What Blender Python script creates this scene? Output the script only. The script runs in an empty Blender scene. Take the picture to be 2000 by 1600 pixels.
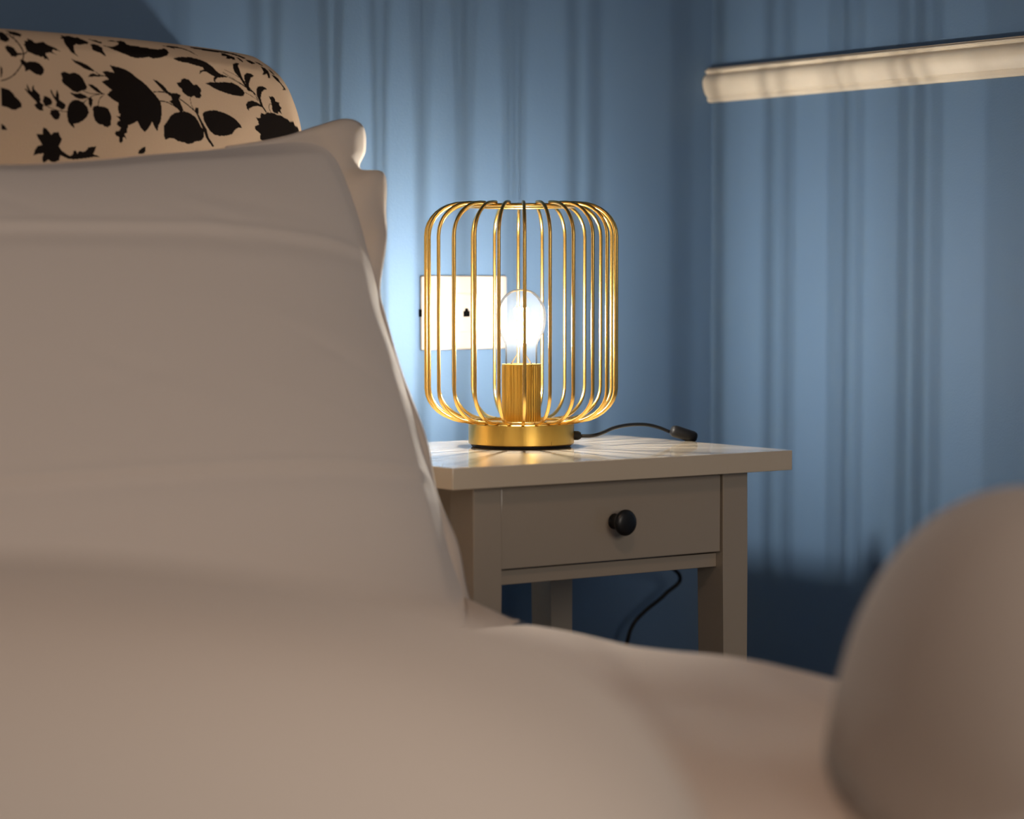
import bpy, bmesh, math, random
import numpy as np
from mathutils import Vector, Matrix
random.seed(4); np.random.seed(4)
SC = bpy.context.scene; COL = SC.collection
R_ = math.radians

# ------------------------------------------------------------------ camera, exposure, lights
F_PX, PITCH, YAW = 4900.0, R_(3.08), R_(35.27)
CAM = np.array([-1.421, -2.114, 0.897])
cd = bpy.data.cameras.new('camera'); cam = bpy.data.objects.new('camera', cd); COL.objects.link(cam)
cam.location = CAM.tolist(); cam.rotation_euler = (math.pi/2 - PITCH, 0, -YAW)
cd.sensor_width = 36; cd.lens = F_PX*36/2000; cd.clip_start = .05
cd.dof.use_dof = True; cd.dof.focus_distance = 2.84; cd.dof.aperture_fstop = 3.2
SC.camera = cam
w = bpy.data.worlds.new('dusk_world'); SC.world = w; w.use_nodes = True
w.node_tree.nodes['Background'].inputs[0].default_value = (.35, .5, .8, 1)
w.node_tree.nodes['Background'].inputs[1].default_value = .05
SC.view_settings.view_transform = 'Standard'; SC.view_settings.look = 'None'
SC.view_settings.gamma = 1; SC.view_settings.use_curve_mapping = False
SC.view_settings.exposure = 0.0
FILAMENT = 2450.0        # radiance of the bulb's filaments
CEIL_W, CEIL_C = 6.5, (1.0, .62, .42)
FILL_W, FILL_C = 24.5, (1.0, .87, .745)

def area(name, loc, rot, sx, sy, watt, col):
    l = bpy.data.lights.new(name, 'AREA'); l.shape = 'RECTANGLE'; l.size = sx; l.size_y = sy
    l.energy = watt; l.color = col
    o = bpy.data.objects.new(name, l); COL.objects.link(o); o.location = loc; o.rotation_euler = rot
    return o
CEIL_POS = (-1.0, -1.75, 2.50)
area('ceiling_lamp_light', (CEIL_POS[0], CEIL_POS[1], 2.44), (0, 0, 0), .42, .42, CEIL_W, CEIL_C)
# added frontal fill for the bedding, set before an unseen front-wall window
area('front_fill', (-.6, -3.56, 1.50), (R_(84), 0, 0), 1.3, 1.1, FILL_W, FILL_C)

# ------------------------------------------------------------------ helpers
_F = np.array([math.sin(YAW)*math.cos(PITCH), math.cos(YAW)*math.cos(PITCH), -math.sin(PITCH)])
_R = np.array([math.cos(YAW), -math.sin(YAW), 0.]); _U = np.cross(_R, _F)
def ray(u, v): return _F + (u-1000)/F_PX*_R - (v-800)/F_PX*_U
def onY(u, v, y): r = ray(u, v); return CAM + r*(y-CAM[1])/r[1]     # measured point on an upright plane of known depth
def onX(u, v, x): r = ray(u, v); return CAM + r*(x-CAM[0])/r[0]
PIL_Y0, PIL_Z0, PIL_K = -.106, .57, .532                            # pillow's leaning plane: Y = Y0 + K (z - Z0)
def on_lean(u, v):
    r = ray(u, v); t = (PIL_Y0 + PIL_K*(CAM[2]-PIL_Z0) - CAM[1])/(r[1]-PIL_K*r[2]); return CAM + r*t

def nmat(name, col, rough=.5, metal=0., bump=0., bscale=200., coat=0., var=0., vscale=6., spec=.5, sheen=0.):
    m = bpy.data.materials.new(name); m.use_nodes = True; nt = m.node_tree; b = nt.nodes['Principled BSDF']
    b.inputs['Base Color'].default_value = (*col, 1); b.inputs['Roughness'].default_value = rough
    b.inputs['Metallic'].default_value = metal; b.inputs['Specular IOR Level'].default_value = spec
    b.inputs['Coat Weight'].default_value = coat; b.inputs['Coat Roughness'].default_value = .12
    b.inputs['Sheen Weight'].default_value = sheen
    tc = nt.nodes.new('ShaderNodeTexCoord')
    if bump:
        n = nt.nodes.new('ShaderNodeTexNoise'); n.inputs['Scale'].default_value = bscale; n.inputs['Detail'].default_value = 3
        bp = nt.nodes.new('ShaderNodeBump'); bp.inputs['Strength'].default_value = bump; bp.inputs['Distance'].default_value = .002
        nt.links.new(tc.outputs['Object'], n.inputs['Vector']); nt.links.new(n.outputs['Fac'], bp.inputs['Height'])
        nt.links.new(bp.outputs['Normal'], b.inputs['Normal'])
    if var:
        n = nt.nodes.new('ShaderNodeTexNoise'); n.inputs['Scale'].default_value = vscale; n.inputs['Detail'].default_value = 4
        r = nt.nodes.new('ShaderNodeValToRGB')
        r.color_ramp.elements[0].position = .3; r.color_ramp.elements[1].position = .7
        r.color_ramp.elements[0].color = (*[c*(1-var) for c in col], 1); r.color_ramp.elements[1].color = (*[min(1, c*(1+var)) for c in col], 1)
        nt.links.new(tc.outputs['Object'], n.inputs['Vector']); nt.links.new(n.outputs['Fac'], r.inputs['Fac'])
        nt.links.new(r.outputs['Color'], b.inputs['Base Color'])
    return m

def wood_floor():
    m = nmat('floor_boards', (.12, .07, .04), .4); nt = m.node_tree; b = nt.nodes['Principled BSDF']
    tc = nt.nodes.new('ShaderNodeTexCoord'); br = nt.nodes.new('ShaderNodeTexBrick')
    br.inputs['Color1'].default_value = (.12, .07, .04, 1); br.inputs['Color2'].default_value = (.09, .05, .03, 1)
    br.inputs['Mortar'].default_value = (.02, .012, .008, 1); br.inputs['Scale'].default_value = 1
    br.inputs['Brick Width'].default_value = 1.1; br.inputs['Row Height'].default_value = .12; br.inputs['Mortar Size'].default_value = .003
    nt.links.new(tc.outputs['Object'], br.inputs['Vector']); nt.links.new(br.outputs['Color'], b.inputs['Base Color'])
    return m

M = {}
M['wall'] = nmat('blue_wall_paint', (.100, .170, .280), .6, bump=.12, bscale=350, var=.03, vscale=3, spec=.15)
M['ceiling'] = nmat('ceiling_white', (.5, .5, .5), .9)
M['floor'] = wood_floor()
M['trim'] = nmat('cream_painted_trim', (.70, .62, .50), .45, bump=.15, bscale=60, var=.05, vscale=20)
M['cream'] = nmat('cream_lacquer_shaded', (.42, .36, .29), .22, bump=.03, bscale=300, coat=.6, spec=.5)  # darker than the top: the body's shade is in the colour
M['top'] = nmat('cream_lacquer_lit_top', (.68, .585, .455), .09, bump=.01, bscale=300, coat=0.5); M['top'].node_tree.nodes['Principled BSDF'].inputs['Coat Roughness'].default_value = .05  # same lacquer, lightened with the lamplight falling on the top
M['knob'] = nmat('black_knob', (.012, .012, .013), .35)
M['black'] = nmat('black_plastic', (.006, .006, .007), .5, spec=.2)
M['brass'] = nmat('brushed_brass', (.56, .365, .085), .27, metal=1.)
M['brass_wire'] = nmat('brass_wire', (.66, .435, .13), .26, metal=1.)
M['plate'] = nmat('white_switch_plastic', (.50, .455, .415), .45, spec=.2)
M['hole'] = nmat('dark_hole', (.004, .004, .004), .9, spec=0.)
M['cotton'] = nmat('white_cotton', (.78, .72, .67), .9, bump=.25, bscale=900, spec=.2)
M['duvet'] = nmat('duvet_shaded_cotton', (.63, .59, .545), .9, bump=.25, bscale=900, spec=.2)  # greyed below the other cotton to carry the mounds' shade
M['sheet'] = nmat('sheet_lamplit', (.90, .77, .66), .9, bump=.25, bscale=900, spec=.2)  # warm, bright tint carries lamplight on the sheet
M['wood'] = nmat('bed_wood', (.25, .16, .09), .45, var=.2, vscale=10)
M['frosted'] = nmat('frosted_cover', (.8, .78, .75), .5)
def add_brush(m, scale):
    nt = m.node_tree; b = nt.nodes['Principled BSDF']
    tc = nt.nodes.new('ShaderNodeTexCoord'); mp = nt.nodes.new('ShaderNodeMapping'); mp.inputs['Scale'].default_value = scale
    n = nt.nodes.new('ShaderNodeTexNoise'); n.inputs['Scale'].default_value = 60; n.inputs['Detail'].default_value = 5
    r = nt.nodes.new('ShaderNodeMapRange'); r.inputs['To Min'].default_value = .2; r.inputs['To Max'].default_value = .42
    nt.links.new(tc.outputs['Object'], mp.inputs['Vector']); nt.links.new(mp.outputs['Vector'], n.inputs['Vector'])
    nt.links.new(n.outputs['Fac'], r.inputs['Value']); nt.links.new(r.outputs['Result'], b.inputs['Roughness'])
    bp = nt.nodes.new('ShaderNodeBump'); bp.inputs['Strength'].default_value = .12; bp.inputs['Distance'].default_value = .001
    nt.links.new(n.outputs['Fac'], bp.inputs['Height']); nt.links.new(bp.outputs['Normal'], b.inputs['Normal'])
add_brush(M['brass'], (4, 4, .3))

M['thin'] = nmat('thin_cotton', (.76, .68, .61), .9, bump=.2, bscale=700, spec=.15)
_nt = M['thin'].node_tree; _o = _nt.nodes['Material Output']; _t = _nt.nodes.new('ShaderNodeBsdfTranslucent'); _t.inputs['Color'].default_value = (.85, .74, .56, 1)
_m = _nt.nodes.new('ShaderNodeMixShader'); _m.inputs[0].default_value = .12
_nt.links.new(_nt.nodes['Principled BSDF'].outputs[0], _m.inputs[1]); _nt.links.new(_t.outputs[0], _m.inputs[2]); _nt.links.new(_m.outputs[0], _o.inputs[0])
def glass_mat():
    m = bpy.data.materials.new('bulb_glass'); m.use_nodes = True; nt = m.node_tree; nt.nodes.clear()
    out = nt.nodes.new('ShaderNodeOutputMaterial'); tr = nt.nodes.new('ShaderNodeBsdfTransparent')
    gl = nt.nodes.new('ShaderNodeBsdfGlossy'); gl.inputs['Roughness'].default_value = .04
    lw = nt.nodes.new('ShaderNodeLayerWeight'); lw.inputs['Blend'].default_value = .10
    mx = nt.nodes.new('ShaderNodeMixShader'); tl = nt.nodes.new('ShaderNodeBsdfTranslucent'); tl.inputs['Color'].default_value = (.95, .97, 1, 1)
    mx2 = nt.nodes.new('ShaderNodeMixShader'); hz = nt.nodes.new('ShaderNodeMapRange'); hz.inputs['To Min'].default_value = .0032; hz.inputs['To Max'].default_value = .03
    nt.links.new(lw.outputs['Facing'], hz.inputs['Value']); hz.inputs['From Min'].default_value = .55; nt.links.new(hz.outputs['Result'], mx2.inputs[0])
    nt.links.new(lw.outputs['Fresnel'], mx.inputs[0]); nt.links.new(tr.outputs[0], mx.inputs[1]); nt.links.new(gl.outputs[0], mx.inputs[2])
    nt.links.new(mx.outputs[0], mx2.inputs[1]); nt.links.new(tl.outputs[0], mx2.inputs[2]); nt.links.new(mx2.outputs[0], out.inputs[0])
    return m
M['glass'] = glass_mat()
def emit_mat(name, col, s):
    m = bpy.data.materials.new(name); m.use_nodes = True; b = m.node_tree.nodes['Principled BSDF']
    b.inputs['Base Color'].default_value = (0, 0, 0, 1); b.inputs['Emission Color'].default_value = (*col, 1); b.inputs['Emission Strength'].default_value = s
    return m
M['filament'] = emit_mat('led_filament', (1, .92, .80), FILAMENT)
M['window_glass'] = nmat('pane_glass', (.9, .95, 1), .02); M['window_glass'].node_tree.nodes['Principled BSDF'].inputs['Transmission Weight'].default_value = 1

def link(name, bm, mat, parent=None, smooth=True, kind=None, angle=40):
    me = bpy.data.meshes.new(name); bm.to_mesh(me); bm.free()
    me.materials.append(mat)
    if smooth:
        me.shade_smooth() if hasattr(me, 'shade_smooth') else None
        try: me.set_sharp_from_angle(angle=R_(angle))
        except Exception: pass
    o = bpy.data.objects.new(name, me); COL.objects.link(o)
    if parent: o.parent = parent
    if kind: o['kind'] = kind
    return o
def box(bm, x0, x1, y0, y1, z0, z1, bev=0., seg=2):
    vs = [bm.verts.new((x, y, z)) for x in (x0, x1) for y in (y0, y1) for z in (z0, z1)]
    fs = [(0,1,3,2), (4,6,7,5), (0,4,5,1), (2,3,7,6), (0,2,6,4), (1,5,7,3)]
    ff = [bm.faces.new([vs[i] for i in f]) for f in fs]
    if bev:
        es = list({e for f in ff for e in f.edges})
        bmesh.ops.bevel(bm, geom=es, offset=bev, segments=seg, affect='EDGES', profile=.5)
    return bm
def hexa(bm, lo, hi, bev=0.):
    """lo, hi: four (x, y) corners with z each"""
    a = [bm.verts.new(p) for p in lo]; b = [bm.verts.new(p) for p in hi]
    ff = [bm.faces.new(a[::-1]), bm.faces.new(b)] + [bm.faces.new((a[i], a[(i+1) % 4], b[(i+1) % 4], b[i])) for i in range(4)]
    if bev: bmesh.ops.bevel(bm, geom=list({e for f in ff for e in f.edges}), offset=bev, segments=2, affect='EDGES', profile=.5)
    return bm
def lathe(bm, prof, seg=64, c=(0, 0, 0), axis='Z', ripple=None):
    rings = []
    for r, z in prof:
        ring = []
        for i in range(seg):
            a = 2*math.pi*i/seg
            rr = r if not ripple else r*(1+ripple(i, z))
            p = (rr*math.cos(a), rr*math.sin(a), z)
            if axis == 'Y': p = (p[0], -p[2], p[1])
            ring.append(bm.verts.new((p[0]+c[0], p[1]+c[1], p[2]+c[2])))
        rings.append(ring)
    for a, b in zip(rings, rings[1:]):
        for i in range(seg): bm.faces.new((a[i], a[(i+1) % seg], b[(i+1) % seg], b[i]))
    if prof[0][0] > 1e-4: bm.faces.new(rings[0][::-1])
    if prof[-1][0] > 1e-4: bm.faces.new(rings[-1])
    bmesh.ops.remove_doubles(bm, verts=bm.verts, dist=1e-6)
    bmesh.ops.recalc_face_normals(bm, faces=bm.faces)
    return bm
def catmull(pts, n=8):
    P = [np.array(p, float) for p in pts]; P = [2*P[0]-P[1]] + P + [2*P[-1]-P[-2]]; out = []
    for i in range(1, len(P)-2):
        for k in range(n):
            t = k/n; a, b, c, d = P[i-1:i+3]
            out.append(.5*((2*b)+(c-a)*t+(2*a-5*b+4*c-d)*t*t+(3*b-a-3*c+d)*t**3))
    out.append(P[-2]); return out
def tube(bm, pts, r, seg=10, closed=False):
    P = [Vector(p) for p in pts]; n = len(P); rings = []; up = None
    for i in range(n):
        t = (P[(i+1) % n]-P[i-1]) if closed else (P[min(i+1, n-1)]-P[max(i-1, 0)])
        t.normalize()
        if up is None:
            up = t.orthogonal().normalized()
        up = (up - t*up.dot(t)).normalized(); s = t.cross(up)
        rr = r(i/(n-1)) if callable(r) else r
        rings.append([bm.verts.new(P[i]+(up*math.cos(2*math.pi*k/seg)+s*math.sin(2*math.pi*k/seg))*rr) for k in range(seg)])
    m = n if closed else n-1
    for i in range(m):
        a, b = rings[i], rings[(i+1) % n]
        off = 0
        if closed and i == n-1:
            off = min(range(seg), key=lambda q: (a[0].co-b[q].co).length)
        for k in range(seg): bm.faces.new((a[k], a[(k+1) % seg], b[(k+1+off) % seg], b[(k+off) % seg]))
    if not closed: bm.faces.new(rings[0][::-1]); bm.faces.new(rings[-1])
    bmesh.ops.recalc_face_normals(bm, faces=bm.faces)
    return bm
def thing(name, label, cat, loc=(0, 0, 0), group=None):
    o = bpy.data.objects.new(name, None); o.empty_display_size = .05; COL.objects.link(o); o.location = loc
    tag(o, label, cat, group); return o
def tag(o, label, cat, group=None):
    o['label'] = label; o['category'] = cat
    if group: o['group'] = group
def grid_mesh(bm, P, flip=False):
    """P: array (n, m, 3) of points"""
    n, m = P.shape[:2]; V = [[bm.verts.new(P[i, j]) for j in range(m)] for i in range(n)]
    for i in range(n-1):
        for j in range(m-1):
            q = (V[i][j], V[i+1][j], V[i+1][j+1], V[i][j+1])
            bm.faces.new(q[::-1] if flip else q)
    return V

# ------------------------------------------------------------------ the room
WY, WX = .455, .7196
XL, YF, ZC = -3.0, -3.6, 2.6
B = bmesh.new; st = 'structure'
link('floor', box(B(), XL-.1, WX+.1, YF-.1, WY+.1, -.1, 0), M['floor'], kind=st)
link('ceiling', box(B(), XL-.1, WX+.1, YF-.1, WY+.1, ZC, ZC+.1), M['ceiling'], kind=st)
link('wall_back', box(B(), XL-.1, WX+.1, WY, WY+.1, 0, ZC), M['wall'], kind=st)
link('wall_right', box(B(), WX, WX+.1, YF-.1, WY, 0, ZC), M['wall'], kind=st)
link('wall_left', box(B(), XL-.1, XL, YF-.1, WY, 0, ZC), M['wall'], kind=st)
wf = B()
box(wf, XL, -1.3, YF-.1, YF, 0, ZC); box(wf, .05, WX, YF-.1, YF, 0, ZC)
box(wf, -1.3, .05, YF-.1, YF, 0, .8); box(wf, -1.3, .05, YF-.1, YF, 2.1, ZC)
link('wall_front', wf, M['wall'], kind=st)
wn = link('added_window_1', box(box(box(box(box(B(), -1.3, -1.24, YF-.09, YF-.01, .8, 2.1), -.01, .05, YF-.09, YF-.01, .8, 2.1),
      -1.24, -.01, YF-.09, YF-.01, .8, .86), -1.24, -.01, YF-.09, YF-.01, 2.04, 2.1), -.65, -.61, YF-.08, YF-.02, .86, 2.04), M['trim'], kind=st)  # unseen window, added as a setting for the frontal fill
link('window_pane', box(B(), -1.24, -.01, YF-.055, YF-.05, .86, 2.04), M['window_glass'], wn)
link('baseboard_back', box(B(), XL, WX, WY-.012, WY, 0, .09, .003), M['trim'], kind=st)
link('baseboard_right', box(B(), WX-.012, WX, YF, WY-.012, 0, .09, .003), M['trim'], kind=st)
# moulded rail along the right wall; profile (projection from the wall, height)
prof = [(0, 1.1155), (.006, 1.1155), (.0085, 1.1185), (.0085, 1.1235), (.0105, 1.1245), (.0135, 1.130), (.0160, 1.138), (.0165, 1.144),
        (.0150, 1.1495), (.0115, 1.1535), (.0100, 1.1540), (.0100, 1.1565), (.0120, 1.1575), (.0120, 1.1595), (.0085, 1.1605), (.0085, 1.1625), (0, 1.1630)]
prof = [(p*1.05, 1.1235+(z-1.1155)*.95) for p, z in prof]
bm = B(); ys = [YF, -2.5, -1.2, -.6, -.3, -.15, 0, .15, .25, .35, WY-.001]
rg = [[bm.verts.new((WX-p, y, z)) for p, z in prof] for y in ys]
for a, b in zip(rg, rg[1:]):
    for i in range(len(prof)-1): bm.faces.new((a[i], b[i], b[i+1], a[i+1]))
bm.faces.new(rg[0]); bm.faces.new(rg[-1][::-1]); bmesh.ops.recalc_face_normals(bm, faces=bm.faces)
link('trim_1', bm, M['trim'], kind=st, angle=30)

# ceiling light (above the foot of the bed)
cl = thing('ceiling_light', 'round ceiling lamp above the foot of the bed', 'ceiling light', (CEIL_POS[0], CEIL_POS[1], ZC))
link('base_plate', lathe(B(), [(0, 0), (.20, 0), (.20, -.03), (0, -.03)], 48), M['trim'], cl)
link('lamp_shade', lathe(B(), [(0, -.031), (.235, -.031), (.24, -.06), (.20, -.11), (0, -.115)], 48), emit_mat('lit_shade', (1, .78, .58), 1.2), cl)

# ------------------------------------------------------------------ nightstand
ns = thing('nightstand', 'cream painted bedside table with one drawer and black knob in the blue wall corner', 'bedside table', (.23, .175, 0))
OX, OY = -.23, -.175
def nb(x0, x1, y0, y1, z0, z1, bev=.0012): return box(B(), x0+OX, x1+OX, y0+OY, y1+OY, z0, z1, bev)
TOP = .700; TT = .0225
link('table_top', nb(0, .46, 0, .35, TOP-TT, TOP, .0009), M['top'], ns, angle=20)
def leg(x0, x1, y0, y1, inner):
    w_ = x1-x0; tx = .010
    a0, a1 = (x0, x1-tx) if inner > 0 else (x0+tx, x1)
    bm = B()
    zs = [(.0, a0, a1), (.565, x0, x1), (TOP-TT-.0005, x0, x1)]
    rings = [[bm.verts.new((p+OX, q+OY, z)) for p, q in ((l, y0), (r, y0), (r, y1), (l, y1))] for z, l, r in zs]
    for a, b in zip(rings, rings[1:]):
        for i in range(4): bm.faces.new((a[i], a[(i+1) % 4], b[(i+1) % 4], b[i]))
    bm.faces.new(rings[0][::-1]); bm.faces.new(rings[-1])
    es = [e for e in bm.edges if abs(e.verts[0].co.z-e.verts[1].co.z) > .05]
    bmesh.ops.bevel(bm, geom=es, offset=.0015, segments=2, affect='EDGES', profile=.5)
    return bm
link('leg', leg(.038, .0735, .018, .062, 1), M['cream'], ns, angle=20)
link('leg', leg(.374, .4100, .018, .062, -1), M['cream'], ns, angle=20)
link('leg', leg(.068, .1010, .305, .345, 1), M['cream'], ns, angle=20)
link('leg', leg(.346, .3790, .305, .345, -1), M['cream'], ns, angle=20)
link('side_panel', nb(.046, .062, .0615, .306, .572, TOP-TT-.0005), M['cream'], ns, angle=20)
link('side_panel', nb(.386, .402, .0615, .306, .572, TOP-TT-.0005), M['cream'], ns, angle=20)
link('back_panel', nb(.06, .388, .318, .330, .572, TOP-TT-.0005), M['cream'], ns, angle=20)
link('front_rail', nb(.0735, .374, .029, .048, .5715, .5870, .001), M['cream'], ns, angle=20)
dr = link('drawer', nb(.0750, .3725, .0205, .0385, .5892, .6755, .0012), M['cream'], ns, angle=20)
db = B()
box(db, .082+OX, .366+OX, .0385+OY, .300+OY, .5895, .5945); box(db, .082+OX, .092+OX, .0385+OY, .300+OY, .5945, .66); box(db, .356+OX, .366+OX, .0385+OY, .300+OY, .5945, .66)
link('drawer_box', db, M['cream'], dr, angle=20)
kn = lathe(B(), [(0, 0), (.0085, 0), (.0075, .0015), (.0062, .005), (.0060, .010), (.0075, .0135), (.0125, .0160), (.0141, .0180), (.0142, .0200), (.0130, .0222), (.0090, .0240), (0, .0248)], 40,
           (.2238+OX, .0205+OY, .6315), 'Y')
link('knob', kn, M['knob'], dr)

# ------------------------------------------------------------------ table lamp
LX, LY = .247, .226
lp = thing('table_lamp', 'gold wire cage table lamp with a lit clear bulb standing on the bedside table', 'lamp', (LX, LY, TOP))
link('foot_ring', lathe(B(), [(0, .0002), (.0560, .0002), (.0575, .0012), (.0575, .0040), (0, .0040)], 96), M['black'], lp)
link('base', lathe(B(), [(0, .0030), (.0590, .0030), (.0606, .0042), (.0606, .0262), (.0595, .0275), (.0570, .0280), (0, .0280)], 128), M['brass'], lp)
def rib(i, z): return (.035 if i % 4 in (0, 1) else 0.0)*(1 if .030 < z < .0925 else 0)
link('bulb_socket', lathe(B(), [(0, .0278), (.0218, .0278), (.0218, .0310), (.0218, .0920), (.0222, .0935), (.0222, .0948), (.0185, .0948), (.0185, .0900), (0, .0900)], 176, ripple=rib), M['brass'], lp, angle=25)
RC = .1092; ZB, ZT = .0295, .2780; NB = 24
fwd = math.atan2(-_F[1], -_F[0])        # direction from the lamp to the camera
pr = [(.0560, ZB), (.0615, ZB)]
for k in range(1, 9):
    a = math.pi/2*k/8; pr.append((.0615+(RC-.0615)*math.sin(a), ZB+.0375*(1-math.cos(a))))
pr += [(RC, .12), (RC, .18)]
for k in range(0, 9):
    a = math.pi/2*k/8; pr.append((.0685+(RC-.0685)*math.cos(a), ZT-.0370+.0370*math.sin(a)))
pr.append((.0600, ZT))
for i in range(NB):
    a = fwd + R_(1.7 + 15*i)
    pts = [(r*math.cos(a), r*math.sin(a), z) for r, z in pr]
    link('cage_bar', tube(B(), pts, .00205, 10), M['brass_wire'], lp, angle=60)
def ring(r, z, t): return tube(B(), [(r*math.cos(2*math.pi*k/96), r*math.sin(2*math.pi*k/96), z) for k in range(96)], t, 10, True)
link('top_ring', ring(.0605, ZT-.0030, .0020), M['brass_wire'], lp, angle=60)
link('bottom_ring', ring(.0545, ZB-.0003, .0017), M['brass_wire'], lp, angle=60)
# bulb: clear glass, glass stem, four upright filaments
bz = .0950; g = []
for t, r in ((0, .0182), (.006, .0183), (.014, .0183), (.021, .0184), (.0265, .0192), (.0315, .0216), (.037, .0247), (.044, .0271), (.052, .0283), (.060, .0284), (.068, .0268), (.075, .0237), (.081, .0192), (.0855, .0138), (.0880, .0075), (.0888, 0)):
    g.append((r, bz-.003+t))
gp = catmull(g, 4); gp[-1] = np.array([0., gp[-1][1]])
bulb = link('light_bulb', lathe(B(), [(max(0, p[0]), p[1]) for p in gp], 64), M['glass'], lp, angle=80)
fc = bmesh.new(); fc.from_mesh(bulb.data)
bad = [f for f in fc.faces if len(f.verts) > 8]; bmesh.ops.delete(fc, geom=bad, context='FACES'); fc.to_mesh(bulb.data); fc.free()
link('glass_stem', lathe(B(), [(.0130, bz-.001), (.0085, bz+.006), (.0045, bz+.012), (.0036, bz+.020), (.0048, bz+.026), (0, bz+.028)], 32), M['glass'], bulb, angle=80)
for k in range(4):
    a = fwd + R_(20+90*k)
    p0 = (.0075*math.cos(a), .0075*math.sin(a), bz+.024); p1 = (.0075*math.cos(a), .0075*math.sin(a), bz+.064)
    link('filament', tube(B(), [p0, [(p+q)/2 for p, q in zip(p0, p1)], p1], .00115, 8), M['filament'], bulb)
    link('filament_wire', tube(B(), [(.002*math.cos(a), .002*math.sin(a), bz+.020), p0], .0003, 5), M['plate'], bulb)
# power cord: over the table, inline switch on the edge, down behind and under the table
LB = np.array([LX, LY, TOP])
cps = [(.302, .187, .7120), (.315, .180, .7122), (.330, .181, .7150), (.350, .186, .7195), (.380, .196, .7215), (.410, .203, .7205), (.430, .203, .7165), (.444, .200, .7110)]
pc = link('power_cord', tube(B(), [p-LB for p in catmull(cps, 6)], .0021, 8), M['black'], lp)
link('cord_grommet', lathe(B(), [(0, 0), (.0052, 0), (.0052, .006), (.0035, .009), (0, .009)], 20), M['black'], pc)
gr = pc.children[0]; d = Vector((.8164, -.5775, 0)); gr.matrix_local = Matrix.Translation(Vector((.0595*d.x, .0595*d.y, .0125))) @ d.to_track_quat('Z', 'Y').to_matrix().to_4x4()
sw = B(); box(sw, -.0170, .0170, -.0072, .0072, -.0070, .0070, .0055, 3)
so = link('cord_switch', sw, M['black'], pc); so.location = Vector((.4560, .1880, .7085))-Vector(LB); so.rotation_euler = (0, R_(18), R_(-20))
c2 = [(.462, .190, .7020), (.4655, .188, .695), (.470, .195, .66), (.475, .25, .62), (.480, .34, .575)]
c2 += [onY(1325, 1120, .395), onY(1300, 1160, .405), onY(1262, 1192, .410), onY(1238, 1218, .415), onY(1226, 1250, .415)]
e = c2[-1]; c2 += [(e[0]-.01, e[1], .38), (e[0]-.03, .412, .2), (e[0]-.05, .40, .05), (e[0]-.15, .32, .006), (e[0]-.3, .30, .004)]
link('cord_tail', tube(B(), [np.array(p)-LB for p in catmull(c2, 8)], .0026, 8), M['black'], pc)

# ------------------------------------------------------------------ wall socket plate behind the lamp
px0, px1, pz0, pz1 = .2574, .3842, .8045, .8955
wp = link('wall_socket', box(B(), px0, px1, WY-.0065, WY-.0002, pz0, pz1, .0025, 3), M['plate'], angle=20)
tag(wp, 'white telephone socket plate on the blue wall behind the lamp', 'wall socket')
cx_, cz_ = onY(912, 610, WY-.008)[0], .850
link('raised_frame', box(B(), cx_-.0375, cx_+.0375, WY-.0074, WY-.0060, cz_-.0245, cz_+.0245, .0008), M['plate'], wp, angle=20)
link('centre_module', box(B(), cx_-.0290, cx_+.0290, WY-.0086, WY-.0070, cz_-.0235, cz_+.0235, .001), M['plate'], wp, angle=20)
bm = B(); q = [(-.0048, -.0050), (.0048, -.0050), (.0048, .0022), (.0024, .0022), (.0024, .0042), (.0012, .0055), (-.0012, .0055), (-.0024, .0042), (-.0024, .0022), (-.0048, .0022)]
f0 = [bm.verts.new((cx_+a-.001, WY-.0089, cz_+b)) for a, b in q]; f1 = [bm.verts.new((cx_+a-.001, WY-.0080, cz_+b)) for a, b in q]
bm.faces.new(f0); bm.faces.new(f1[::-1])
for i in range(len(q)): bm.faces.new((f0[i], f0[(i+1) % len(q)], f1[(i+1) % len(q)], f1[i]))
bmesh.ops.recalc_face_normals(bm, faces=bm.faces)
link('phone_jack', bm, M['hole'], wp, smooth=False)
link('plate_clip', box(B(), px0-.0012, px0+.0006, WY-.0050, WY-.0012, cz_-.0045, cz_+.0045), M['hole'], wp)

# ------------------------------------------------------------------ bed: frame, mattress with sheet, floral headboard
BX0, BX1 = -1.55, -.03
bed = thing('bed', 'double bed with white sheet and floral upholstered headboard against the blue wall', 'bed', ((BX0+BX1)/2, -.65, 0))
BL = Vector(bed.location)
def rel(bm): bmesh.ops.translate(bm, verts=bm.verts, vec=-BL); return bm
link('bed_frame', rel(box(B(), BX0+.02, BX1-.02, -1.66, .28, .12, .30, .006)), M['wood'], bed)
for x in (BX0+.06, BX1-.12):
    for y in (-1.62, .22): link('leg', rel(box(B(), x, x+.06, y, y+.06, 0, .12, .004)), M['wood'], bed)
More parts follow.
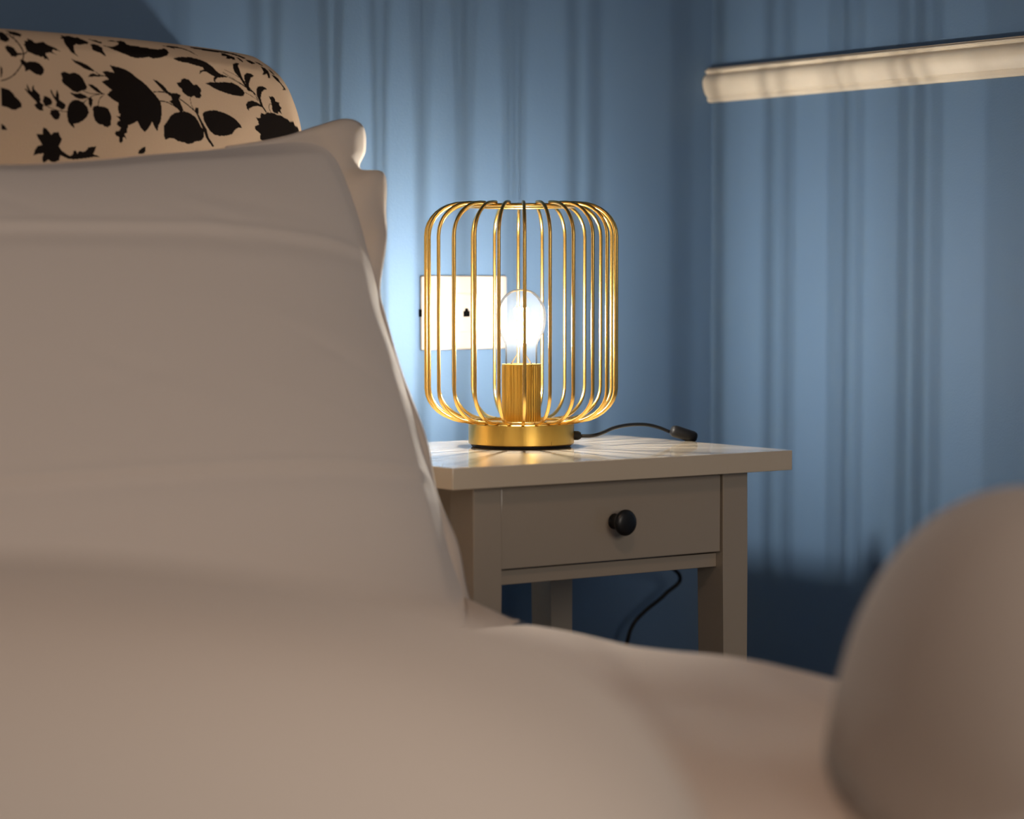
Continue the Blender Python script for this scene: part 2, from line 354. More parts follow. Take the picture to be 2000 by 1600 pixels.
# sheet: bed edge line measured along the side
edge_px = [(925, 1212), (1010, 1216), (1100, 1219), (1200, 1235), (1300, 1256), (1400, 1272), (1480, 1281), (1560, 1291), (1650, 1306)]
EP = np.array([onX(u, v, BX1) for u, v in edge_px]); EP = EP[np.argsort(EP[:, 1])]
def edge_z(y): return np.interp(y, EP[:, 1], EP[:, 2])
xs = np.concatenate([np.linspace(BX0, BX1-.12, 90), np.linspace(BX1-.115, BX1-.0, 24)])
ys = np.linspace(-1.68, .282, 190)
Xg, Yg = np.meshgrid(xs, ys, indexing='ij')
def blob(X, Y, cx, cy, sx, sy, rot=0.):
    c, s = math.cos(rot), math.sin(rot); u = (X-cx)*c+(Y-cy)*s; v = -(X-cx)*s+(Y-cy)*c
    return np.exp(-(u/sx)**2-(v/sy)**2)
def sheet_z(X, Y):
    e = edge_z(Y); z = e + (0.565-e)*np.clip((BX1-X-.05)/.4, 0, 1)
    z = z + .010*blob(X, Y, -.16, -.33, .06, .25, .25) - .008*blob(X, Y, -.28, -.45, .05, .3, .3) + .006*blob(X, Y, -.42, -.6, .05, .3, .3)
    z = z + .0018*np.sin(X*31+Y*9)*np.exp(-((X+.25)/.3)**2) + .0015*np.sin(Y*23-X*14)
    return z
Zt = sheet_z(Xg, Yg)
# rounded rim
de = np.minimum.reduce([Xg-BX0, BX1-Xg, Yg+1.68]); rr = .045
drop = np.where(de < rr, rr-np.sqrt(np.maximum(0, rr*rr-(rr-de)**2)), 0)
Zs = Zt-drop
bm = B(); V = grid_mesh(bm, np.stack([Xg, Yg, Zs], -1), flip=False)
n, m = Xg.shape
rim = [V[i][0] for i in range(n)] + [V[n-1][j] for j in range(1, m)] + [V[i][m-1] for i in range(n-2, -1, -1)] + [V[0][j] for j in range(m-2, 0, -1)]
prev = rim
for zz in (.46, .40, .34, .302):
    new = [bm.verts.new((v.co.x, v.co.y, zz)) for v in prev]
    for i in range(len(new)): bm.faces.new((prev[i], prev[(i+1) % len(new)], new[(i+1) % len(new)], new[i]))
    prev = new
bm.faces.new(prev); bmesh.ops.recalc_face_normals(bm, faces=bm.faces)
link('mattress', rel(bm), M['sheet'], bed, angle=60)

# headboard outline in its own front plane (X, z)
HY0, HY1 = .290, .437
hb = [(0, 55), (120, 64), (240, 74), (380, 90), (480, 106), (512, 121), (540, 143), (558, 168), (570, 195), (580, 225), (588, 262), (592, 300), (595, 340)]
hp = [onY(u, v, HY0+.017) for u, v in hb]
hp = [(p[0], p[2]) for p in hp]
xr_ = hp[-1][0]; ztop = hp[0][1]
# symmetrical outline along the bed: right half measured, left half mirrored about the bed centre
right = [(x, z) for x, z in hp]; xc = (BX0+xr_)/2
outl = [(-.008, .30), (-.008, .60), (-.006, .85)] + right[::-1] + [(hp[0][0]-.12, ztop+.001)]
outl = [p for p in catmull(outl, 6)]
outl = outl + [(2*xc-x, z) for x, z in outl[::-1]]
OUT = np.array(outl)
def poly_mask(px, pz, poly):
    inside = np.zeros(px.shape, bool); j = len(poly)-1
    for i in range(len(poly)):
        xi, zi = poly[i]; xj, zj = poly[j]
        if zi != zj:
            c = ((zi > pz) != (zj > pz)) & (px < (xj-xi)*(pz-zi)/(zj-zi)+xi); inside ^= c
        j = i
    return inside
# ---- printed flowers, traced as outlines; each list in its own scale: (x0, y0, factor, [points])
MOT = []
def mot(x0, y0, k, *polys):
    for p in polys: MOT.append([(x0+a*k, y0+b*k) for a, b in p])
STEMS = []
def stem(x0, y0, k, wd, pts):
    P = catmull([(x0+a*k, y0+b*k) for a, b in pts], 6); STEMS.append((P, wd))
# crop 1 (left top)
mot(0, 40, .1,
 [(0,200),(60,210),(110,225),(150,270),(190,350),(180,395),(120,420),(60,405),(0,370)],
 [(180,190),(240,185),(300,205),(370,215),(430,245),(480,270),(430,290),(440,320),(370,300),(320,285),(260,265),(210,250),(230,220)],
 [(540,340),(600,370),(640,385),(670,430),(720,440),(780,425),(860,410),(900,460),(960,490),(1060,530),(1180,605),(1080,585),(1030,570),(1010,610),(1060,645),(1120,685),(1020,640),(960,630),(880,635),(890,680),(930,730),(955,790),(900,750),(870,760),(830,705),(790,720),(740,690),(680,675),(600,640),(530,610),(500,560),(480,500),(450,480),(490,450),(485,400),(540,400)],
 [(90,520),(130,485),(200,500),(260,540),(310,600),(325,640),(380,635),(440,650),(400,680),(330,680),(300,715),(240,710),(190,690),(195,665),(130,600)],
 [(380,760),(450,770),(500,820),(580,800),(680,805),(760,840),(820,900),(850,970),(830,1040),(780,1075),(700,1060),(620,1010),(560,965),(500,990),(475,1000),(480,930),(430,860),(400,840)],
 [(0,890),(30,940),(40,1000),(20,1080),(0,1120)],
 [(1240,270),(1310,290),(1420,290),(1540,330),(1560,300),(1600,340),(1700,390),(1750,420),(1720,465),(1620,460),(1570,480),(1500,460),(1440,490),(1440,560),(1460,640),(1530,715),(1450,660),(1380,620),(1330,540),(1280,470),(1260,400),(1270,360),(1200,335),(1260,320)],
 [(1760,355),(1830,365),(1900,370),(1960,400),(2010,410),(2010,450),(1930,430),(1860,400)],
 [(1770,470),(1840,455),(1920,480),(2000,530),(2010,640),(1900,610),(1810,580),(1800,520)],
 [(1375,745),(1450,780),(1560,810),(1680,865),(1770,930),(1850,1005),(1740,980),(1640,940),(1540,880),(1460,830)],
 [(1700,1110),(1740,1050),(1810,1035),(1900,1070),(1990,1085),(1900,1105),(1780,1100)],
 [(1170,1030),(1240,1000),(1340,1040),(1430,1015),(1540,1060),(1600,1130),(1640,1210),(1680,1290),(1670,1350),(1590,1370),(1500,1410),(1400,1380),(1330,1320),(1250,1260),(1190,1190),(1200,1120)],
 [(1700,1245),(1790,1260),(1880,1320),(2000,1440),(1900,1400),(1780,1330)],
 [(1340,1410),(1450,1430),(1560,1425),(1650,1470),(1710,1510),(1640,1530),(1540,1540),(1440,1500)],
 [(0,1310),(80,1330),(160,1360),(230,1420),(270,1490),(340,1550),(390,1620),(400,1680),(390,1700),(330,1720),(280,1750),(200,1740),(120,1700),(0,1670)],
 [(505,1240),(530,1290),(570,1370),(600,1390),(610,1300),(640,1270),(650,1350),(700,1400),(750,1450),(770,1560),(760,1600),(830,1650),(810,1700),(820,1770),(740,1760),(690,1720),(640,1650),(700,1620),(660,1560),(600,1500),(520,1420),(465,1340),(480,1320),(540,1400),(500,1300)],
 [(840,1480),(900,1490),(970,1530),(1000,1600),(980,1650),(910,1670),(850,1660),(810,1580)],
 [(975,1340),(1010,1420),(1060,1500),(1080,1400),(1100,1360),(1130,1450),(1130,1550),(1200,1600),(1260,1650),(1240,1720),(1180,1750),(1120,1700),(1060,1680),(1080,1600),(1030,1520),(970,1400)])
mot(0, 180, .1,
 [(0,620),(60,660),(110,740),(60,745),(0,730)],
 [(970,350),(1040,345),(1120,370),(1150,450),(1120,530),(1050,545),(990,480),(950,430)],
 [(1330,220),(1400,160),(1500,155),(1600,200),(1680,290),(1710,400),(1670,490),(1590,560),(1500,610),(1410,625),(1420,715),(1350,650),(1300,580),(1280,450),(1290,330)],
 [(1710,130),(1750,100),(1790,150),(1780,230),(1750,310),(1710,240)],
 [(820,690),(880,720),(930,780),(970,840),(1020,790),(1110,780),(1140,860),(1175,920),(1150,1000),(1120,1060),(1160,1130),(1230,1190),(1330,1250),(1390,1220),(1400,1150),(1450,1140),(1480,1200),(1520,1150),(1590,1170),(1640,1150),(1700,1080),(1850,1060),(1820,1150),(1780,1220),(1850,1230),(1920,1270),(1800,1270),(1600,1300),(1400,1320),(1290,1300),(1200,1260),(1140,1230),(1130,1330),(1050,1370),(960,1360),(920,1320),(860,1360),(810,1390),(790,1300),(820,1200),(720,1210),(620,1240),(650,1130),(700,1060),(790,1030),(750,960),(700,880),(680,820),(800,830),(800,750)],
 [(1780,330),(1830,270),(1900,270),(1960,290),(2010,290),(2100,330),(2110,420),(2130,480),(2100,560),(2090,620),(2040,690),(2000,640),(1900,620),(1830,560),(1800,480),(1800,400)])
# crop 3/4 (centre)
mot(180, 40, .11,
 [(300,350),(380,345),(480,360),(560,350),(620,370),(640,420),(720,440),(830,455),(960,480),(1100,500),(1230,510),(1300,485),(1350,520),(1370,570),(1330,620),(1250,650),(1160,670),(1080,675),(1000,650),(900,665),(790,670),(690,650),(600,610),(480,560),(400,530),(320,490),(180,435),(300,460),(400,460),(490,420),(500,385),(420,365),(340,365)],
 [(0,445),(90,450),(160,480),(180,530),(220,590),(245,635),(190,620),(150,580),(60,550),(0,510)],
 [(100,380),(180,370),(200,400),(140,400)],
 [(1290,440),(1400,440),(1550,455),(1680,490),(1780,545),(1850,600),(1900,635),(1830,595),(1740,540),(1640,500),(1540,480),(1480,480),(1520,510),(1420,475)],
 [(300,790),(360,810),(460,830),(580,870),(680,930),(770,1010),(880,1090),(970,1170),(1050,1260),(1110,1330),(1160,1400),(1200,1470),(1215,1600),(1205,1720),(1190,1800),(1150,1870),(1130,1975),(1080,1900),(1040,1800),(1010,1860),(960,1930),(905,1985),(840,1920),(800,1840),(780,1790),(720,1820),(640,1860),(590,1850),(560,1780),(520,1700),(450,1650),(430,1560),(450,1470),(400,1440),(320,1390),(250,1320),(290,1270),(330,1235),(270,1190),(200,1130),(150,1090),(220,1060),(280,1050),(230,990),(170,910),(240,900),(320,915),(380,930),(340,860)],
 [(1065,1050),(1130,1065),(1190,1110),(1250,1160),(1300,1220),(1340,1270),(1390,1290),(1400,1340),(1360,1340),(1300,1290),(1250,1260),(1200,1200),(1150,1140),(1110,1100)],
 [(1480,1110),(1560,1095),(1570,1050),(1620,1030),(1700,1050),(1750,1110),(1780,1140),(1850,1145),(1900,1200),(1920,1250),(1890,1290),(1925,1340),(1890,1385),(1830,1370),(1790,1340),(1740,1365),(1680,1350),(1630,1310),(1580,1260),(1580,1220),(1520,1170)],
 [(1430,680),(1500,655),(1620,645),(1760,655),(1900,690),(2020,740),(2140,830),(2200,900),(2290,970),(2300,1000),(2200,1005),(2120,980),(2000,900),(1950,830),(1800,790),(1680,750),(1540,730)],
 [(0,950),(80,965),(200,990),(90,1000),(0,1000)],
 [(0,1160),(100,1240),(200,1315),(100,1290),(0,1230)])
mot(180, 160, .11,
 [(1480,200),(1560,240),(1520,310),(1590,480),(1600,520),(1540,540),(1480,460),(1400,390),(1350,350),(1400,320),(1380,250),(1400,200)],
 [(1800,500),(1820,460),(1860,460),(1870,520),(1860,580),(1830,560)],
 [(1250,780),(1320,680),(1370,600),(1450,550),(1540,535),(1620,525),(1720,560),(1800,620),(1860,700),(1900,790),(1960,870),(1950,990),(1900,1050),(1800,1060),(1740,1100),(1660,1105),(1600,1075),(1500,1060),(1420,1010),(1350,1000),(1270,1030),(1240,950),(1250,870)],
 [(780,1280),(800,1220),(860,1170),(920,1150),(915,1230),(890,1275)],
 [(400,610),(460,620),(480,570),(540,600),(550,660),(600,700),(610,800),(590,850),(590,910),(540,920),(580,1020),(530,980),(510,1000),(510,1060),(480,1090),(445,1060),(450,980),(400,960),(370,920),(390,880),(450,870),(480,820),(430,780),(405,760),(430,700),(470,690),(450,650)],
 [(0,440),(90,430),(180,450),(260,490),(300,560),(320,640),(300,720),(310,770),(240,810),(180,790),(160,760),(100,760),(40,710),(0,620)])
# crop 5/6 (right)
mot(380, 70, .11,
 [(0,185),(160,205),(330,230),(560,255),(760,300),(900,360),(960,400),(900,400),(800,350),(700,315),(560,285),(480,285),(300,265),(140,235),(0,205)],
 [(520,300),(600,310),(680,350),(740,375),(740,420),(690,425),(680,400),(620,410),(560,400),(600,370),(560,350),(510,350)],
 [(760,370),(820,390),(870,440),(870,475),(840,450),(800,410)],
 [(930,420),(1010,430),(1070,470),(1110,490),(1030,500),(960,460)],
 [(1090,455),(1180,480),(1260,540),(1200,520),(1140,490)],
 [(1190,540),(1270,570),(1330,630),(1345,750),(1300,750),(1290,670),(1250,690),(1200,690),(1230,640)],
 [(1340,590),(1400,630),(1450,690),(1420,690),(1370,640)],
 [(1380,690),(1450,710),(1510,760),(1530,820),(1590,880),(1650,960),(1560,960),(1590,930),(1540,860),(1480,810),(1410,740)],
 [(680,500),(730,480),(800,485),(765,530),(790,600),(820,700),(880,830),(940,920),(960,990),(930,970),(860,860),(780,730),(700,640),(675,570)],
 [(870,700),(920,660),(990,670),(1045,710),(990,750),(960,840),(960,920),(1020,1010),(960,980),(900,880),(880,800)],
 [(75,680),(90,620),(160,600),(270,625),(400,660),(500,695),(600,735),(480,740),(400,745),(360,780),(350,840),(330,800),(330,740),(380,700),(250,650),(160,630),(110,650)])
mot(380, 150, .11,
 [(180,120),(270,95),(400,100),(520,95),(650,105),(760,160),(840,230),(880,290),(850,340),(790,350),(660,325),(540,290),(430,250),(320,200),(240,150)],
 [(1085,230),(1110,180),(1160,165),(1230,180),(1275,220),(1220,240),(1180,280),(1160,380),(1180,460),(1210,540),(1270,630),(1250,640),(1180,540),(1100,520),(1020,530),(950,570),(945,610),(910,560),(895,490),(930,440),(1000,425),(1080,450),(1150,490),(1120,400),(1090,320)],
 [(120,660),(160,620),(260,595),(380,605),(500,640),(620,700),(720,770),(780,840),(815,910),(740,910),(680,960),(640,1020),(540,1050),(420,1055),(320,1030),(240,960),(190,880),(140,780)],
 [(0,560),(40,555),(55,620),(40,680),(100,780),(150,880),(190,960),(220,1080),(270,1160),(320,1240),(290,1250),(220,1160),(170,1080),(130,960),(60,780),(0,640)],
 [(0,145),(50,160),(90,210),(105,250),(85,290),(105,340),(70,380),(0,370)],
 [(1305,345),(1340,360),(1370,345),(1410,380),(1430,440),(1500,460),(1490,500),(1540,560),(1510,590),(1540,660),(1480,620),(1470,660),(1400,640),(1370,600),(1360,520),(1340,420)],
 [(1070,725),(1150,735),(1160,640),(1230,670),(1270,630),(1320,640),(1380,640),(1450,680),(1520,685),(1580,730),(1640,750),(1680,800),(1750,795),(1780,870),(1840,890),(1880,980),(1800,1010),(1500,1080),(1200,1140),(1140,1110),(1150,1020),(1110,980),(1050,930),(1050,880),(1120,850),(1110,790)])
stem(0, 40, .1, .9, [(160,240),(300,370),(390,500),(440,600),(450,680),(430,780),(400,880),(280,1040),(140,1140),(0,1180)])
stem(0, 40, .1, .6, [(310,270),(285,340),(330,430)])
stem(0, 40, .1, .8, [(440,680),(490,640),(530,600)])
stem(0, 40, .1, .5, [(1850,1005),(1950,1070),(2100,1100),(2300,1180)])
stem(0, 40, .1, .5, [(1600,1375),(1750,1430),(1950,1440),(2020,1440),(1920,1540),(1890,1680)])
stem(0, 40, .1, .5, [(1990,1440),(1800,1470),(1650,1570),(1600,1620)])
stem(0, 180, .1, .5, [(800,240),(960,310),(1100,360),(1280,385)])
stem(180, 160, .11, .7, [(1070,180),(1220,180),(1380,225),(1520,295),(1700,430),(1850,580),(1920,720),(2010,870)])
stem(180, 160, .11, .7, [(1180,340),(1300,360),(1420,420),(1540,500)])
stem(180, 160, .11, .35, [(1720,290),(1740,400),(1780,490)])
stem(380, 150, .11, .4, [(600,10),(760,100),(900,190),(1000,250),(1120,420)])
stem(380, 70, .11, .3, [(520,600),(700,690),(860,800),(1000,960),(1180,1180)])
stem(380, 70, .11, .3, [(480,640),(640,740),(800,840),(960,950),(1120,1090)])
stem(380, 150, .11, .3, [(880,275),(1000,345),(1120,430)])
stem(380, 150, .11, .4, [(1345,640),(1310,560),(1320,490),(1360,490)])
def to_plane(P): return [(lambda q: (q[0], q[2]))(onY(a, b, HY0)) for a, b in P]
POLYS = [to_plane(p) for p in MOT]
for P, wd in STEMS:
    L, Rr = [], []
    for i in range(len(P)):
        t = P[min(i+1, len(P)-1)]-P[max(i-1, 0)]; t = t/np.linalg.norm(t); nn = np.array([-t[1], t[0]])*wd*1.3
        L.append(tuple(P[i]+nn)); Rr.append(tuple(P[i]-nn))
    POLYS.append(to_plane(L+Rr[::-1]))
TILE = .372
def floral(px, pz):
    """coverage of the printed pattern at points of the front plane; the print repeats along the board"""
    ink = np.zeros(px.shape)
    for kz in range(0, 5):
        for k in range(-1, 6):
            X = px + TILE*(k + (.5 if kz % 2 else 0)); Z = pz + .162*kz
            for P in POLYS:
                a = np.array(P); sel = (X > a[:, 0].min()) & (X < a[:, 0].max()) & (Z > a[:, 1].min()) & (Z < a[:, 1].max())
                if sel.any():
                    mk = np.zeros(px.shape, bool); mk[sel] = poly_mask(X[sel], Z[sel], P); ink[mk] = 1
    return ink
# front cushion surface: fine grid where the print shows, pulled back near the outline (upholstered roll)
def seg_dist(px, pz, poly):
    d = np.full(px.shape, 9.)
    for i in range(len(poly)-1):
        a, b = poly[i], poly[i+1]; ab = b-a; L2 = ab@ab+1e-12
        t = np.clip(((px-a[0])*ab[0]+(pz-a[1])*ab[1])/L2, 0, 1)
        d = np.minimum(d, np.hypot(px-a[0]-t*ab[0], pz-a[1]-t*ab[1]))
    return d
# polar-like mapping: columns run from a spine inside the board out to the outline
NR = 34
bmh = B(); colr = []
# rectangular fine patch coordinates clipped by radial squash towards the outline
gx = np.concatenate([np.linspace(BX0+.01, -.56, 400, endpoint=False), np.linspace(-.56, xr_+.0005, 800)])
TOPZ = {}
def top_of(x):
    # height of outline above x (upper branch)
    best = None
    xm = x if x > xc else 2*xc-x
    seg = OUT[:len(OUT)//2]
    zs_ = []
    for a, b in zip(seg[:-1], seg[1:]):
        if (a[0]-xm)*(b[0]-xm) <= 0 and abs(a[0]-b[0]) > 1e-9:
            t = (xm-a[0])/(b[0]-a[0]); zs_.append(a[1]+t*(b[1]-a[1]))
    return max(zs_) if zs_ else (ztop+.0015 if xm < hp[0][0] else .9)
tz = np.array([top_of(x) for x in gx])
# keep the steep right end well sampled: parameter v from the bottom to the outline, denser near the top
gv = np.concatenate([np.linspace(0, .74, 150, endpoint=False), np.linspace(.74, 1, 330)])
Zb = .32
GX = np.repeat(gx[:, None], len(gv), 1); GZ = Zb + (tz[:, None]-Zb)*gv[None, :]
half = OUT[(OUT[:, 1] > .29)]
D = seg_dist(GX, GZ, half); rrh = .020
GY = HY0 + np.where(D < rrh, (rrh-np.sqrt(np.maximum(0, rrh**2-(rrh-D)**2))), 0)
GY = GY + .0035*np.exp(-((D-.028)/.006)**2)*0 - .004*np.clip(D/.10, 0, 1)
INK = floral(GX, GZ)
bm = B(); Vh = grid_mesh(bm, np.stack([GX, GY, GZ], -1), flip=True)
cl_ = bm.loops.layers.float_color.new('print')
bm.verts.index_update()
flat = INK.reshape(-1)
for f in bm.faces:
    for l in f.loops:
        v = flat[l.vert.index]; l[cl_] = (v, v, v, 1)
n, m = GX.shape
rim = [Vh[i][0] for i in range(n)] + [Vh[n-1][j] for j in range(1, m)] + [Vh[i][m-1] for i in range(n-2, -1, -1)] + [Vh[0][j] for j in range(m-2, 0, -1)]
back = [bm.verts.new((v.co.x, HY1, v.co.z)) for v in rim]
for i in range(len(rim)):
    f = bm.faces.new((rim[i], rim[(i+1) % len(rim)], back[(i+1) % len(rim)], back[i]))
    for l in f.loops: l[cl_] = (0, 0, 0, 1)
fb = bm.faces.new(back)
for l in fb.loops: l[cl_] = (0, 0, 0, 1)
bmesh.ops.recalc_face_normals(bm, faces=bm.faces)
mf = nmat('floral_print_fabric', (.5, .4, .3), .9, bump=.25, bscale=900, spec=.08)
nt = mf.node_tree; at = nt.nodes.new('ShaderNodeAttribute'); at.attribute_name = 'print'
mxn = nt.nodes.new('ShaderNodeMix'); mxn.data_type = 'RGBA'; mxn.inputs[6].default_value = (.56, .42, .30, 1); mxn.inputs[7].default_value = (.009, .006, .005, 1)
nt.links.new(at.outputs['Fac'], mxn.inputs[0]); nt.links.new(mxn.outputs[2], nt.nodes['Principled BSDF'].inputs['Base Color'])
link('headboard', rel(bm), mf, bed, angle=60)

# ------------------------------------------------------------------ leaning pillow with flanged case
PN = np.array([0, -1, PIL_K])/math.hypot(1, PIL_K)         # normal of the leaning plane, towards the foot of the bed
def lean(x, z): return np.array([x, PIL_Y0+PIL_K*(z-PIL_Z0), z])
topc = [on_lean(u, v) for u, v in ((0, 322), (150, 316), (300, 302), (400, 294), (500, 283), (580, 273), (630, 278), (652, 300))]
rightc = [on_lean(u, v) for u, v in ((652, 300), (668, 335), (684, 375), (702, 430), (720, 495), (736, 560), (748, 625), (783, 730), (822, 862), (852, 965), (880, 1068), (905, 1150), (920, 1215))]
XLp = -.74
topc = [lean(XLp, .985), lean(XLp+.06, .995), lean(XLp+.16, 1.0)] + topc
br_ = rightc[-1]; botc = [lean(XLp, .56), lean(-.5, .56), lean(-.25, .56), lean(br_[0]-.04, .556), br_]
leftc = [lean(XLp, .985), lean(XLp-.01, .8), lean(XLp, .56)]
def resamp(P, n):
    P = np.array(catmull(P, 10)); d = np.r_[0, np.cumsum(np.linalg.norm(np.diff(P, axis=0), axis=1))]; t = np.linspace(0, d[-1], n)
    return np.stack([np.interp(t, d, P[:, k]) for k in range(3)], -1)
NS, NT = 170, 130
def ease(n): t = np.linspace(0, 1, n); return .5-.5*np.cos(math.pi*t)*1.0 if False else t
Tc, Bc = resamp(topc, NS), resamp(botc, NS); Lc, Rc = resamp(leftc, NT), resamp(rightc, NT)
s = np.linspace(0, 1, NS)[:, None, None]; t = np.linspace(0, 1, NT)[None, :, None]
Cn = (1-t)*Tc[:, None]+t*Bc[:, None] + (1-s)*Lc[None]+s*Rc[None] - ((1-s)*(1-t)*Tc[0]+s*(1-t)*Tc[-1]+(1-s)*t*Bc[0]+s*t*Bc[-1])
S, T = s[..., 0]+0*t[..., 0], t[..., 0]+0*s[..., 0]
def puff(S, T, H, q=.55, p=2.6):
    a = 1-np.abs(2*S-1)**p; b = 1-np.abs(2*T-1)**p
    return H*(np.clip(a, 0, 1)*np.clip(b, 0, 1))**q
Xp, Zp = Cn[..., 0], Cn[..., 2]
# crease lines, measured
def crease(px, depth, wd, asym):
    P = np.array([on_lean(u, v) for u, v in px]); zc = np.interp(Xp, P[:, 0], P[:, 2]); d = Zp-zc
    return depth*np.exp(-(d/wd)**2) + asym*np.exp(-((d+wd*2.2)/(wd*2.5))**2)
front = puff(S, T, .075)
front = front + crease([(-200, 498), (0, 498), (350, 500), (600, 512), (722, 528)], .0026, .0042, -.0026)*np.clip((1-S)*18, 0, 1)
front = front + crease([(-200, 1005), (0, 992), (300, 972), (600, 952), (840, 945)], .0028, .0042, -.0028)*np.clip((1-S)*18, 0, 1)
rs = np.random.RandomState(3)
for _ in range(34):       # soft radiating wrinkles from the seam
    x0 = rs.uniform(-.55, .0); z0 = rs.uniform(.6, 1.0); L = rs.uniform(.03, .12); ang = rs.uniform(-.5, .5); wv = rs.uniform(.004, .012); hh = rs.uniform(-.0011, .0011)
    u = (Xp-x0)*math.cos(ang)+(Zp-z0)*math.sin(ang); v = -(Xp-x0)*math.sin(ang)+(Zp-z0)*math.cos(ang)
    front = front + hh*np.exp(-(u/L)**2-(v/wv)**2)
edge = np.clip(np.minimum.reduce([S*20, (1-S)*20, T*20, (1-T)*20]), 0, 1)
front = front*1.0
Pf = Cn + front[..., None]*PN*edge[..., None]**.5
Pb = Cn - (puff(S, T, .055)*edge**.5)[..., None]*PN
bm = B(); Vf = grid_mesh(bm, Pf, flip=False)
Vb = [[None]*NT for _ in range(NS)]
for i in range(NS):
    for j in range(NT):
        Vb[i][j] = Vf[i][j] if (i in (0, NS-1) or j in (0, NT-1)) else bm.verts.new(Pb[i, j])
for i in range(NS-1):
    for j in range(NT-1): bm.faces.new((Vb[i][j], Vb[i][j+1], Vb[i+1][j+1], Vb[i+1][j]))
bmesh.ops.recalc_face_normals(bm, faces=bm.faces)
pil = link('pillow', bm, M['cotton'], angle=70)
tag(pil, 'large white pillow leaning against the floral headboard beside the lamp', 'pillow')
# flange of the case
inn = [(440, 296), (500, 290), (560, 283), (610, 280), (640, 290), (648, 306), (660, 325), (672, 345), (686, 378), (704, 432), (722, 497), (737, 560), (747, 618), (783, 730), (822, 862), (852, 965), (880, 1068), (906, 1150), (918, 1190)]
out = [(440, 286), (500, 277), (560, 266), (612, 252), (664, 243), (708, 249), (723, 284), (714, 318), (744, 347), (758, 410), (748, 480), (746, 560), (750, 620), (788, 726), (828, 858), (858, 962), (888, 1064), (914, 1146), (926, 1192)]
wav = [0, 0, .002, .006, .012, .002, -.010, -.012, .008, -.004, .008, -.003, .004, -.002, .005, -.003, .006, -.002, 0]
I_ = np.array([on_lean(p[0]-28*min(1, max(0, (p[0]-480)/120)), p[1]+4) - PN*.002 for p in inn]); O_ = np.array([on_lean(*p) + PN*wv_ for p, wv_ in zip(out, wav)])
Ic = np.array(catmull(I_, 8)); Oc = np.array(catmull(O_, 8)); K = 9
k = np.linspace(0, 1, K)[None, :, None]; bul = np.sin(np.linspace(0, 1, K)*math.pi)[None, :, None]
lat = np.linalg.norm(Oc-Ic, axis=1)[:, None, None]
G = Ic[:, None]*(1-k)+Oc[:, None]*k + bul*lat*.18*PN
bm = B(); grid_mesh(bm, G); bmesh.ops.recalc_face_normals(bm, faces=bm.faces)
fl = link('pillowcase_flange', bm, M['thin'], pil, angle=80)
md = fl.modifiers.new('thick', 'SOLIDIFY'); md.thickness = .0016; md.offset = -1
# corner of the pillowcase lying on the sheet
bm = B()
tp = [on_lean(905, 1165), onX(958, 1190, -.055), onX(985, 1202, -.05), onX(1008, 1213, -.048)]
bt = [on_lean(905, 1250), onX(930, 1245, -.075), onX(968, 1235, -.07), onX(1006, 1217, -.055)]
tp, bt = np.array(catmull(tp, 6)), np.array(catmull(bt, 6))
G = tp[:, None]*(1-k)+bt[:, None]*k + bul*.006*PN
grid_mesh(bm, G); bmesh.ops.recalc_face_normals(bm, faces=bm.faces)
fc = link('pillowcase_corner', bm, M['thin'], pil, angle=80)
md = fc.modifiers.new('thick', 'SOLIDIFY'); md.thickness = .002; md.offset = -1

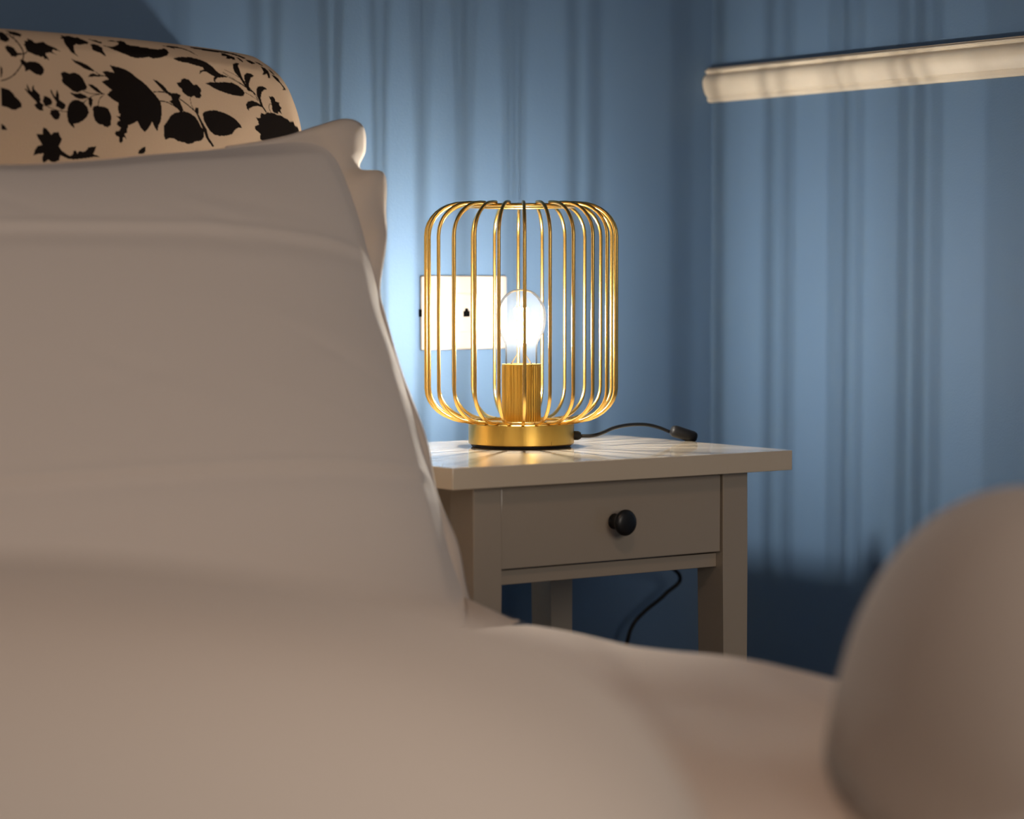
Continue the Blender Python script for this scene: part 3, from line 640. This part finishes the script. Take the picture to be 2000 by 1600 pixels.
# ------------------------------------------------------------------ duvet bunched at the foot of the bed, close to the camera
fx, fy = _F[0]/math.hypot(_F[0], _F[1]), _F[1]/math.hypot(_F[0], _F[1])
def at(lateral, depth): return (CAM[0]+fx*depth+fy*lateral, CAM[1]+fy*depth-fx*lateral)
def dome(X, Y, c, a, b, rot, h, p=2.3, q=.5):
    cs, sn = math.cos(rot), math.sin(rot); u = ((X-c[0])*cs+(Y-c[1])*sn)/a; v = (-(X-c[0])*sn+(Y-c[1])*cs)/b
    r = (np.abs(u)**p+np.abs(v)**p)**(1/p)
    return h*np.clip(1-r**p, 0, 1)**q
nx, ny = 260, 200
xd = np.linspace(BX0-.01, .02, nx); yd = np.linspace(-1.72, -.70, ny)
XD, YD = np.meshgrid(xd, yd, indexing='ij')
base = sheet_z(np.minimum(XD, BX1-.02), YD)
cL = at(-.33, 1.14); cR = at(.352, 1.58)
lift = dome(XD, YD, cL, .43, .26, -YAW, .188, 2.8, .40)
lift = np.maximum(lift, dome(XD, YD, cR, .143, .30, -YAW, .182, 2.1, .5))
lift = np.maximum(lift, dome(XD, YD, (-.80, -1.50), .72, .20, 0, .10, 3, .5))
lift = lift + (lift > .02)*(.004*np.sin(XD*17+YD*11) + .003*np.sin(YD*21-XD*9))
ZD = base + lift + .0115
bm = B(); V = grid_mesh(bm, np.stack([XD, YD, ZD], -1))
hold = lift > 1e-4; far = hold.copy()
for _ in range(2):
    far = far | np.roll(far, 1, 0) | np.roll(far, -1, 0) | np.roll(far, 1, 1) | np.roll(far, -1, 1)
bmesh.ops.delete(bm, geom=[V[i][j] for i in range(nx) for j in range(ny) if not far[i, j]], context='VERTS')
bmesh.ops.recalc_face_normals(bm, faces=bm.faces)
bnd = {v for v in bm.verts if v.is_boundary}
nb_ = {v: [e.other_vert(v) for e in v.link_edges if e.is_boundary] for v in bnd}
for _ in range(16):
    new = {v: (v.co*.4 + (q[0].co+q[1].co)*.3) for v, q in nb_.items() if len(q) == 2}
    for v, c in new.items(): v.co.x, v.co.y = c.x, c.y
bnd2 = {w_ for v in bnd for e in v.link_edges for w_ in (e.other_vert(v),)} - bnd
for _ in range(6):
    for v in bnd2:
        c = sum((e.other_vert(v).co for e in v.link_edges), Vector())/len(v.link_edges); v.co.x, v.co.y = c.x, c.y
dv = link('duvet', bm, M['duvet'], angle=80)
tag(dv, 'white duvet bunched in soft mounds on the bed in the blurred foreground', 'duvet')
md = dv.modifiers.new('thick', 'SOLIDIFY'); md.thickness = .010; md.offset = -1
